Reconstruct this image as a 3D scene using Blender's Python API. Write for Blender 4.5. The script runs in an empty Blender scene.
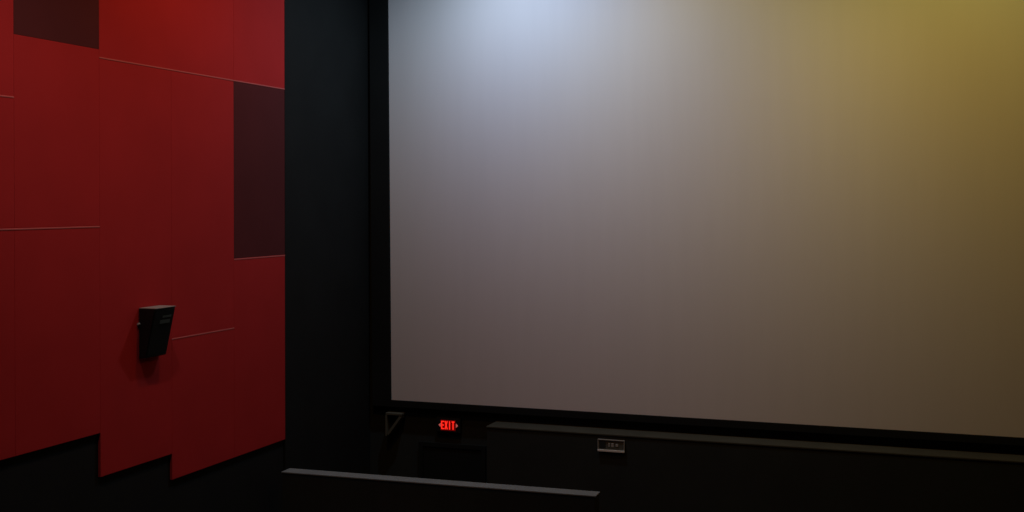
import bpy, bmesh, math
from mathutils import Vector, Matrix

C = bpy.context.scene.collection
H = 5.6            # eye height above the floor before the screen


# ------------------------------------------------------------ materials
def mat(name, col, rough=0.8, spec=0.3, bump=0.0, bscale=60.0, var=0.0, vscale=3.0, metal=0.0, stretch=(1, 1, 1), sheen=0.0):
    m = bpy.data.materials.new(name)
    m.use_nodes = True
    nt = m.node_tree
    b = nt.nodes['Principled BSDF']
    b.inputs['Base Color'].default_value = (*col, 1)
    b.inputs['Roughness'].default_value = rough
    b.inputs['Specular IOR Level'].default_value = spec
    b.inputs['Metallic'].default_value = metal
    tc = nt.nodes.new('ShaderNodeTexCoord')
    mp = nt.nodes.new('ShaderNodeMapping')
    mp.inputs['Scale'].default_value = stretch
    nt.links.new(tc.outputs['Object'], mp.inputs['Vector'])
    if var:
        n = nt.nodes.new('ShaderNodeTexNoise')
        n.inputs['Scale'].default_value = vscale
        n.inputs['Detail'].default_value = 5
        nt.links.new(mp.outputs['Vector'], n.inputs['Vector'])
        r = nt.nodes.new('ShaderNodeValToRGB')
        r.color_ramp.elements[0].position = 0.3
        r.color_ramp.elements[1].position = 0.7
        r.color_ramp.elements[0].color = (*[c * (1 - var) for c in col], 1)
        r.color_ramp.elements[1].color = (*[min(1, c * (1 + var)) for c in col], 1)
        nt.links.new(n.outputs['Fac'], r.inputs['Fac'])
        nt.links.new(r.outputs['Color'], b.inputs['Base Color'])
    if bump:
        n2 = nt.nodes.new('ShaderNodeTexNoise')
        n2.inputs['Scale'].default_value = bscale
        nt.links.new(tc.outputs['Object'], n2.inputs['Vector'])
        bp = nt.nodes.new('ShaderNodeBump')
        bp.inputs['Strength'].default_value = bump
        bp.inputs['Distance'].default_value = 0.003
        nt.links.new(n2.outputs['Fac'], bp.inputs['Height'])
        nt.links.new(bp.outputs['Normal'], b.inputs['Normal'])
    return m


def emit(name, col, s):
    m = mat(name, col)
    b = m.node_tree.nodes['Principled BSDF']
    b.inputs['Emission Color'].default_value = (*col, 1)
    b.inputs['Emission Strength'].default_value = s
    return m


M = dict(
    red=mat('red_fabric', (0.46, 0.026, 0.027), 0.95, 0.1, 0.3, 90, 0.05, 1.5),
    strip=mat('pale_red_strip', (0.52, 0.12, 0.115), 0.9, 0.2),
    maroon=mat('maroon_fabric', (0.100, 0.021, 0.023), 0.95, 0.1, 0.3, 90, 0.06, 1.5),
    black_wall=mat('black_wall_fabric', (0.0145, 0.0165, 0.0165), 0.95, 0.1, 0.3, 70, 0.12, 1.2),
    black_paint=mat('black_paint', (0.027, 0.034, 0.032), 0.8, 0.2, 0.2, 40, 0.1, 1.5),
    velvet=mat('black_velvet', (0.015, 0.018, 0.017), 0.98, 0.05, 0.2, 120),
    screen=mat('screen_vinyl', (0.8, 0.8, 0.8), 0.9, 0.1, 0.0, 1, 0.012, 2.0, stretch=(3, 1, 0.25)),
    cap=mat('grey_carpet_cap', (0.168, 0.198, 0.205), 0.95, 0.1, 0.4, 80, 0.08, 4),
    ledge=mat('charcoal_carpet', (0.060, 0.062, 0.048), 0.95, 0.1, 0.4, 80, 0.1, 3),
    plastic=mat('black_speaker_paint', (0.008, 0.009, 0.008), 0.6, 0.3, 0.2, 150),
    cab_top=mat('grey_cabinet_top', (0.24, 0.21, 0.19), 0.7, 0.3),
    grille=mat('black_grille_cloth', (0.009, 0.011, 0.010), 0.9, 0.2, 0.5, 300),
    badge=mat('green_grey_badge', (0.07, 0.10, 0.09), 0.6, 0.4),
    metal=mat('grey_metal', (0.46, 0.49, 0.46), 0.5, 0.5, metal=0.2),
    strut=mat('dull_strut', (0.10, 0.105, 0.08), 0.7, 0.3),
    plate=mat('dark_plate', (0.10, 0.11, 0.09), 0.6, 0.3),
    rim=mat('pale_rim', (0.78, 0.82, 0.78), 0.6, 0.3),
    floor=mat('dark_floor_carpet', (0.02, 0.018, 0.018), 0.95, 0.1, 0.5, 40, 0.2, 3),
    ceiling=mat('black_ceiling_tile', (0.02, 0.02, 0.02), 0.95, 0.1, 0.2, 30, 0.1, 2),
    sign_box=mat('black_sign_casing', (0.01, 0.01, 0.01), 0.6, 0.3),
    sign_halo=emit('dim_red_sign_halo', (0.30, 0.0, 0.0), 0.25),
    letters=emit('lit_red_letters', (1.0, 0.022, 0.012), 1.15),
    letters_dim=emit('lit_pale_red_arrow', (0.6, 0.12, 0.10), 0.6),
)


# ------------------------------------------------------------ helpers
def box(bm, lo, hi, bevel=0.0):
    r = bmesh.ops.create_cube(bm, size=1)
    vs = r['verts']
    for v in vs:
        v.co = Vector([lo[i] + (v.co[i] + .5) * (hi[i] - lo[i]) for i in range(3)])
    if bevel:
        es = list({e for v in vs for e in v.link_edges})
        bmesh.ops.bevel(bm, geom=es, offset=bevel, segments=2, affect='EDGES', profile=0.5)


def prism(bm, profile, axis, a, b):
    """extrude a 2D outline along an axis (0=x: outline is (y,z); 1=y: outline is (x,z))"""
    def P(p, t):
        return (t, p[0], p[1]) if axis == 0 else (p[0], t, p[1])
    va = [bm.verts.new(P(p, a)) for p in profile]
    vb = [bm.verts.new(P(p, b)) for p in profile]
    n = len(profile)
    bm.faces.new(va)
    bm.faces.new(list(reversed(vb)))
    for i in range(n):
        j = (i + 1) % n
        bm.faces.new((va[j], va[i], vb[i], vb[j]))


def obj(name, bm, m, parent=None, origin=None):
    bmesh.ops.recalc_face_normals(bm, faces=bm.faces)
    if origin is None:
        if parent is not None:
            origin = Vector((0, 0, 0))
        else:
            cs = [v.co for v in bm.verts]
            origin = Vector([(min(c[i] for c in cs) + max(c[i] for c in cs)) / 2 for i in range(3)])
            origin.z = min(c.z for c in cs)
    if parent is not None:
        origin = Vector(parent['base'])
    for v in bm.verts:
        v.co -= Vector(origin)
    me = bpy.data.meshes.new(name)
    bm.to_mesh(me)
    bm.free()
    me.materials.append(m)
    o = bpy.data.objects.new(name, me)
    C.objects.link(o)
    if parent is None:
        o.location = origin
    else:
        o.parent = parent
    o['base'] = tuple(origin)
    return o


def thing(name, label, cat, loc, group=None):
    o = bpy.data.objects.new(name, None)
    C.objects.link(o)
    o.location = loc
    o.empty_display_size = 0.1
    o['base'] = tuple(loc)
    return tag(o, label, cat, group)


def tag(o, label, cat, group=None):
    o['label'] = label
    o['category'] = cat
    if group:
        o['group'] = group
    return o


def struct(name, bm, m, parent=None):
    o = obj(name, bm, m, parent)
    if parent is None:
        o['kind'] = 'structure'
    return o


def one(lo, hi, bevel=0.0):
    bm = bmesh.new()
    box(bm, lo, hi, bevel)
    return bm


# ------------------------------------------------------------ room shell
XL, XR = -8.03, 8.03      # faces of the side walls
YB, YF = -6.0, 16.244      # back and front faces
ZC = H + 4.95             # ceiling

struct('floor', one((XL - .2, YB - .2, -.2), (XR + .2, YF + .2, 0)), M['floor'])
struct('ceiling', one((XL - .2, YB - .2, ZC), (XR + .2, YF + .2, ZC + .2)), M['ceiling'])
struct('wall_left', one((XL - .2, YB, 0), (XL, YF + .2, ZC)), M['black_wall'])
struct('wall_right', one((XR, YB, 0), (XR + .2, YF + .2, ZC)), M['black_wall'])
struct('wall_front', one((XL, YF, 0), (XR, YF + .2, ZC)), M['black_paint'])
struct('wall_back', one((XL, YB - .2, 0), (XR, YB, ZC)), M['black_wall'])

# black masking panel that closes the corner between the red wall and the screen
bm = bmesh.new()
box(bm, (XL, 13.785, 0.0), (XL + .03, YF, ZC), .003)
struct('trim_1', bm, M['black_wall'])


# ------------------------------------------------------------ acoustic panels on the left wall
XF = -8.00                # face of the panels


def panel(y0, y1, z0, z1, m, label, strip=None):
    """a stretched-fabric panel; strip = pale strip along its top edge ('top') or bottom edge ('bottom')"""
    g, b = 0.0006, 0.002
    z0 += H + g
    z1 += H - g
    y0 += g
    y1 -= g
    bm = bmesh.new()
    prof = [(XL + .001, z0), (XF - b, z0), (XF, z0 + b), (XF, z1 - b), (XF - b, z1), (XL + .001, z1)]
    prism(bm, prof, 1, y0, y1)
    es = [e for e in bm.edges if abs(e.verts[0].co.x - XF) < 1e-5 and abs(e.verts[1].co.x - XF) < 1e-5
          and abs(e.verts[0].co.y - e.verts[1].co.y) < 1e-5]
    bmesh.ops.bevel(bm, geom=es, offset=.0015, segments=1, affect='EDGES')
    o = obj('acoustic_panel', bm, m)
    tag(o, label, 'wall panel', 'fabric acoustic panels on the left wall')
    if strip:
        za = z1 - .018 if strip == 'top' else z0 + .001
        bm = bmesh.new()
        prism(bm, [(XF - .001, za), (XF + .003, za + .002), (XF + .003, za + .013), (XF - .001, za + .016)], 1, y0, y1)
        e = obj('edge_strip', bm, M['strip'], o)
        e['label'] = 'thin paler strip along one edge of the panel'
    return o


c0, c1, c2, c3, c4, c5 = 7.76, 8.95, 10.14, 11.345, 12.59, 13.78
ZT = 3.85
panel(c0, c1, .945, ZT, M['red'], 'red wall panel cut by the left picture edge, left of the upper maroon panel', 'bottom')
panel(c0, c1, -.238, .945, M['red'], 'narrow-looking red wall panel at the left picture edge, middle of three')
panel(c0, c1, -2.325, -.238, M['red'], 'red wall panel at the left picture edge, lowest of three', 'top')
panel(c1, c2, 1.531, ZT, M['maroon'], 'dark maroon wall panel at the top left between bright red panels')
panel(c1, c2, -.238, 1.531, M['red'], 'red wall panel directly beneath the top left maroon panel')
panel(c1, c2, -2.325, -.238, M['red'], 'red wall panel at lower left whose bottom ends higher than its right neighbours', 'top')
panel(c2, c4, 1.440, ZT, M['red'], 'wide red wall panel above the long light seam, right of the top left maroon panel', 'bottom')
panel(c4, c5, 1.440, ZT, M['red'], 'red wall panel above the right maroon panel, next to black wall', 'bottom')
panel(c2, c3, -2.77, 1.440, M['red'], 'tall red wall panel behind the wall speaker, its stepped bottom in the middle')
panel(c3, c4, -1.497, 1.440, M['red'], 'red wall panel left of the right maroon panel, below the long light seam')
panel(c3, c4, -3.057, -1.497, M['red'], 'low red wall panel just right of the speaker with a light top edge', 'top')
panel(c4, c5, -.677, 1.440, M['maroon'], 'dark maroon wall panel on the right, beside the black wall')
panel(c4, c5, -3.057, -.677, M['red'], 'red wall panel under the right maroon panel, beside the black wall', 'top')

# ------------------------------------------------------------ projection screen
SY = 16.174
t = thing('projection_screen', 'huge blank pale cinema screen in a black frame on the front wall', 'cinema screen', (0, SY, H - 2.894))
SX = 7.62
ZB, ZS = H - 2.894, H + 4.05
bm = bmesh.new()
box(bm, (-SX - .03, SY, ZB - .03), (SX + .03, SY + .012, ZS + .03))


def flare(bm):
    # the side edges of the screen open slightly towards the top
    for v in bm.verts:
        v.co.x += math.copysign(1, v.co.x) * (v.co.z - ZB) * .0075


flare(bm)
obj('screen_fabric', bm, M['screen'], t)
bm = bmesh.new()
fw, y0, y1 = .30, SY - .03, YF - .002
box(bm, (-SX - fw, y0, ZB - .10), (SX + fw, y1, ZB), .005)
box(bm, (-SX - fw, y0, ZS), (SX + fw, y1, ZS + fw), .005)
box(bm, (-SX - fw, y0, ZB), (-SX, y1, ZS), .005)
box(bm, (SX, y0, ZB), (SX + fw, y1, ZS), .005)
flare(bm)
obj('screen_frame', bm, M['black_wall'], t)

# ------------------------------------------------------------ plinth under the screen
PX0 = -6.0
t = thing('screen_plinth', 'long black ledge wall beneath the screen with charcoal top', 'ledge', (1.0, 16.0, 0))
obj('plinth_body', one((PX0 + .01, 15.804, 0), (XR - .05, YF - .002, H - 3.14), .004), M['black_paint'], t)
o = obj('ledge_top', one((PX0, 15.794, H - 3.14), (XR - .05, YF - .002, H - 3.115), .006), M['ledge'], t)
o['label'] = 'charcoal ledge top'

# ------------------------------------------------------------ half wall in front of the exit
HX0, HX1, HY0, HY1, HZ = XL + .0, -3.78, 13.40, 13.62, H - 3.385
t = thing('half_wall', 'low black partition wall with grey cap standing before the exit door', 'half wall', (-7.84, 13.5, 0))
obj('wall_body', one((-7.83, HY0 + .01, 0), (HX1 - .01, HY1 - .01, HZ - .018), .004), M['black_paint'], t)
o = obj('wall_cap', one((-7.84, HY0, HZ - .018), (HX1, HY1, HZ), .004), M['cap'], t)
o['label'] = 'grey top cap'
t.rotation_euler.z = math.radians(1.5)

# ------------------------------------------------------------ exit door (dark, under the sign)
bm = bmesh.new()
box(bm, (-7.13, YF - .035, 0), (-6.23, YF, 2.05), .004)
d = struct('door_1', bm, M['velvet'])
bm = bmesh.new()
box(bm, (-7.20, YF - .05, 0), (-7.135, YF, 2.12), .004)
box(bm, (-6.225, YF - .05, 0), (-6.16, YF, 2.12), .004)
box(bm, (-7.135, YF - .05, 2.055), (-6.225, YF, 2.12), .004)
struct('door_frame', bm, M['velvet'], d)
bm = bmesh.new()
box(bm, (-7.03, YF - .09, 1.0), (-6.33, YF - .07, 1.05), .006)
box(bm, (-7.03, YF - .09, .98), (-6.99, YF - .035, 1.07), .006)
box(bm, (-6.37, YF - .09, .98), (-6.33, YF - .035, 1.07), .006)
struct('push_bar', bm, M['sign_box'], d)


# ------------------------------------------------------------ exit sign
def stroke(bm, p, q, w, y0, y1):
    p = Vector(p); q = Vector(q)
    d = (q - p).normalized()
    n = Vector((-d.y, d.x)) * w / 2
    prism(bm, [tuple(p + n), tuple(q + n), tuple(q - n), tuple(p - n)], 1, y0, y1)


ex, ez = -6.727, H - 3.212
t = thing('exit_sign', 'small glowing red EXIT sign on the dark wall below the screen corner', 'exit sign', (ex, YF - .05, ez - .1))
obj('sign_casing', one((ex - .19, YF - .07, ez - .105), (ex + .19, YF - .002, ez + .105), .008), M['sign_box'], t)
obj('sign_halo_panel', one((ex - .115, YF - .074, ez - .076), (ex + .115, YF - .066, ez + .072), .002), M['sign_halo'], t)  # sign face in dim emissive red, painting in the halo around the letters
bm = bmesh.new()
ya, yb = YF - .080, YF - .072
lw, lh, gap, w = .043, .118, .011, .014
x = ex - (4 * lw + 3 * gap) / 2
for ch in 'EXIT':
    z0, z1, zm = ez - lh / 2, ez + lh / 2, ez
    r = x + lw
    if ch == 'E':
        stroke(bm, (x + w / 2, z0), (x + w / 2, z1), w, ya, yb)
        for zz in (z0 + w / 2, zm, z1 - w / 2):
            stroke(bm, (x + w, zz), (r, zz), w, ya, yb)
    elif ch == 'X':
        stroke(bm, (x + .004, z0), (r - .004, z1), w, ya, yb)
        stroke(bm, (x + .004, z1), (r - .004, z0), w, ya + .0004, yb)
    elif ch == 'I':
        stroke(bm, (x + lw / 2, z0), (x + lw / 2, z1), w, ya, yb)
    else:
        stroke(bm, (x + lw / 2, z0), (x + lw / 2, z1 - w), w, ya, yb)
        stroke(bm, (x, z1 - w / 2), (r, z1 - w / 2), w, ya, yb)
    x = r + gap
o = obj('sign_letters', bm, M['letters'], t)
o['label'] = 'glowing red letters EXIT'
for s in (-1, 1):
    bm = bmesh.new()
    tip = ex + s * .15 + .006
    prism(bm, [(tip, ez), (tip - s * .03, ez + .028), (tip - s * .03, ez - .028)], 1, ya, YF - .069)
    obj('sign_arrow', bm, M['letters_dim'], t)

# ------------------------------------------------------------ corner bracket under the screen frame
t = thing('corner_bracket', 'dull grey triangular bracket under the lower left corner of the screen', 'bracket', (-7.55, YF - .08, H - 3.42))
yb0, yb1 = YF - .16, YF - .002
bx, bz = -7.675, H - 3.072
obj('top_arm', one((bx, yb0, bz - .03), (bx + .255, yb1, bz), .003), M['strut'], t)
obj('wall_arm', one((bx - .005, yb0, bz - .34), (bx + .022, yb1, bz - .03), .003), M['strut'], t)
bm = bmesh.new()
stroke(bm, (bx + .03, bz - .315), (bx + .235, bz - .045), .036, yb0 + .004, yb1)
obj('brace', bm, M['strut'], t)

# ------------------------------------------------------------ small plate on the ledge wall
px0, px1, pz0, pz1 = -4.385, -4.018, H - 3.347, H - 3.183
fy = 15.804
t = thing('wall_plate', 'small grey-rimmed rectangular plate on the black wall below the screen', 'plate', ((px0 + px1) / 2, fy, pz0))
obj('backing', one((px0, fy - .018, pz0), (px1, fy, pz1), .003), M['plate'], t)
bm = bmesh.new()
box(bm, (px0 - .002, fy - .028, pz1 - .013), (px1 + .002, fy - .017, pz1), .002)
box(bm, (px0 - .002, fy - .028, pz0 + .02), (px0 + .008, fy - .017, pz1 - .012), .002)
box(bm, (px1 - .008, fy - .028, pz0 + .02), (px1 + .002, fy - .017, pz1 - .012), .002)
obj('rim', bm, M['metal'], t)
o = obj('lower_bar', one((px0 - .002, fy - .034, pz0), (px1 + .002, fy - .017, pz0 + .025), .002), M['rim'], t)
o['label'] = 'pale lower bar'
obj('left_panel', one((px0 + .02, fy - .024, pz0 + .045), (px0 + .105, fy - .017, pz1 - .025), .002), M['black_paint'], t)
zc = (pz0 + pz1) / 2 + .008
for kx, kw, kh in ((.145, .02, .05), (.185, .035, .05), (.245, .035, .035)):
    obj('raised_mark', one((px0 + kx, fy - .024, zc - kh / 2), (px0 + kx + kw, fy - .017, zc + kh / 2), .002), M['metal'], t)

# ------------------------------------------------------------ wall speaker
sy0, sy1 = 10.76, 11.12
sz1, sz0 = H - 1.115, H - 1.645
X0, DT, DB = XF + .006, .213, .08
t = thing('wall_speaker', 'black wedge-shaped loudspeaker mounted on the red left wall', 'speaker', (XF, (sy0 + sy1) / 2, sz0))
bm = bmesh.new()
prism(bm, [(X0, sz0), (XF + DB, sz0), (XF + DT - .012, sz1 - .01), (X0, sz1 - .01)], 1, sy0, sy1)
obj('cabinet', bm, M['plastic'], t)
o = obj('cabinet_top', one((X0, sy0, sz1 - .01), (XF + DT, sy1, sz1), .003), M['cab_top'], t)
o['label'] = 'grey cabinet top'
sl = (DT - .012 - DB) / (sz1 - .01 - sz0)


def fx(z):
    return XF + DB + sl * (z - sz0)


bm = bmesh.new()
za, zb = sz0 + .02, sz1 - .03
prism(bm, [(fx(za), za), (fx(za) + .012, za), (fx(zb) + .012, zb), (fx(zb), zb)], 1, sy0 + .015, sy1 - .015)
gr = obj('grille', bm, M['grille'], t)
for (za, zb, ya, yb) in ((sz1 - .175, sz1 - .135, sy0 + .12, sy1 - .07), (sz1 - .112, sz1 - .09, sy0 + .15, sy1 - .06)):
    bm = bmesh.new()
    prism(bm, [(fx(za) + .011, za), (fx(za) + .016, za), (fx(zb) + .016, zb), (fx(zb) + .011, zb)], 1, ya, yb)
    o = obj('badge', bm, M['badge'], gr)
    o['label'] = 'green-grey badge'
bm = bmesh.new()
box(bm, (XF, sy0 + .06, sz0 + .1), (X0 + .001, sy1 - .06, sz1 - .1), .001)
obj('mounting_bracket', bm, M['plastic'], t)
bm = bmesh.new()
bmesh.ops.create_cone(bm, cap_ends=True, segments=16, radius1=.014, radius2=.011, depth=.03,
                      matrix=Matrix.Translation((X0 + .004, sy0 - .012, sz1 - .17)) @ Matrix.Rotation(math.pi / 2, 4, 'X'))
o = obj('bracket_knob', bm, M['metal'], t)
o['label'] = 'pale round knob'

# ------------------------------------------------------------ lights: ceiling downlights


def aim(tilt, side):
    """lamp axis leaning 'tilt' degrees towards the screen and 'side' degrees towards +x"""
    d = Vector((math.tan(math.radians(side)), math.tan(math.radians(tilt)), -1))
    return d.to_track_quat('-Z', 'Y').to_euler()


def disc(x, y, z, col, size, tilt=0.0, side=0.0):
    """downward disc lamp; col = radiant intensity per channel straight down"""
    l = bpy.data.lights.new('ceiling_downlight', 'AREA')
    l.shape = 'DISK'
    l.size = size
    p = max(col)
    l.energy = p * math.pi * LK_AREA
    l.color = [c / p for c in col]
    o = bpy.data.objects.new('ceiling_downlight', l)
    o.location = (x, y, z)
    o.rotation_euler = aim(tilt, side)
    C.objects.link(o)
    return o


def spot(x, y, z, col, half, tilt=0.0, side=0.0, size=.1):
    l = bpy.data.lights.new('ceiling_spotlight', 'SPOT')
    l.spot_size = math.radians(half * 2)
    l.spot_blend = 0.95
    l.shadow_soft_size = size
    p = max(col)
    l.energy = p * 4 * math.pi * LK_SPOT
    l.color = [c / p for c in col]
    o = bpy.data.objects.new('ceiling_spotlight', l)
    o.location = (x, y, z)
    o.rotation_euler = aim(tilt, side)
    C.objects.link(o)
    return o


LK_AREA = 1.0
LK_SPOT = 1.0
D0 = 16.7
zl = H + 4.3
# LIGHTS
spot(0, 13.17, zl, (9.93, 3.47, 0.0), 80, 0, 0)
spot(-5.6, 14.37, zl, (17.34, 21.5, 26.21), 80, 0, 0)
spot(0, 13.17, zl, (10.94, 9.39, 2.47), 55, 50, 20)
spot(-6.2, 8.17, zl, (20.98, 17.25, 16.62), 55, 0, 0)
spot(-6.2, 11.17, zl, (15.3, 6.6, 2.0), 80, 0, 0)
spot(-5.6, 13.17, zl, (5.27, 5.5, 8.92), 40, 50, 20)
spot(-2.8, 13.17, zl, (10.59, 8.55, 3.83), 40, 50, 0)
# ENDL

w = bpy.data.worlds.new('World')
bpy.context.scene.world = w
w.use_nodes = True
w.node_tree.nodes['Background'].inputs['Color'].default_value = (0, 0, 0, 1)

# ------------------------------------------------------------ camera
f, y0, vx, cy = 1218.0, 202.0, 945.0, 215.0      # focal length, horizon, vanishing point, optical centre (a crop)
pitch = math.atan((cy - y0) / f)
yaw = math.atan((vx - 512) / (f / math.cos(pitch)))
cd = bpy.data.cameras.new('camera')
cd.sensor_width = 36
cd.lens = f / 1024 * 36
cd.shift_y = -(256 - cy) / 1024
cam = bpy.data.objects.new('camera', cd)
cam.location = (0, 0, H)
cam.rotation_euler = (math.pi / 2 - pitch, 0, yaw)
C.objects.link(cam)
sc = bpy.context.scene
sc.camera = cam
sc.view_settings.view_transform = 'Standard'
sc.view_settings.look = 'None'
sc.view_settings.gamma = 1
sc.view_settings.exposure = 0
sc.view_settings.use_curve_mapping = False
for o in list(C.objects):
    if 'base' in o:
        del o['base']
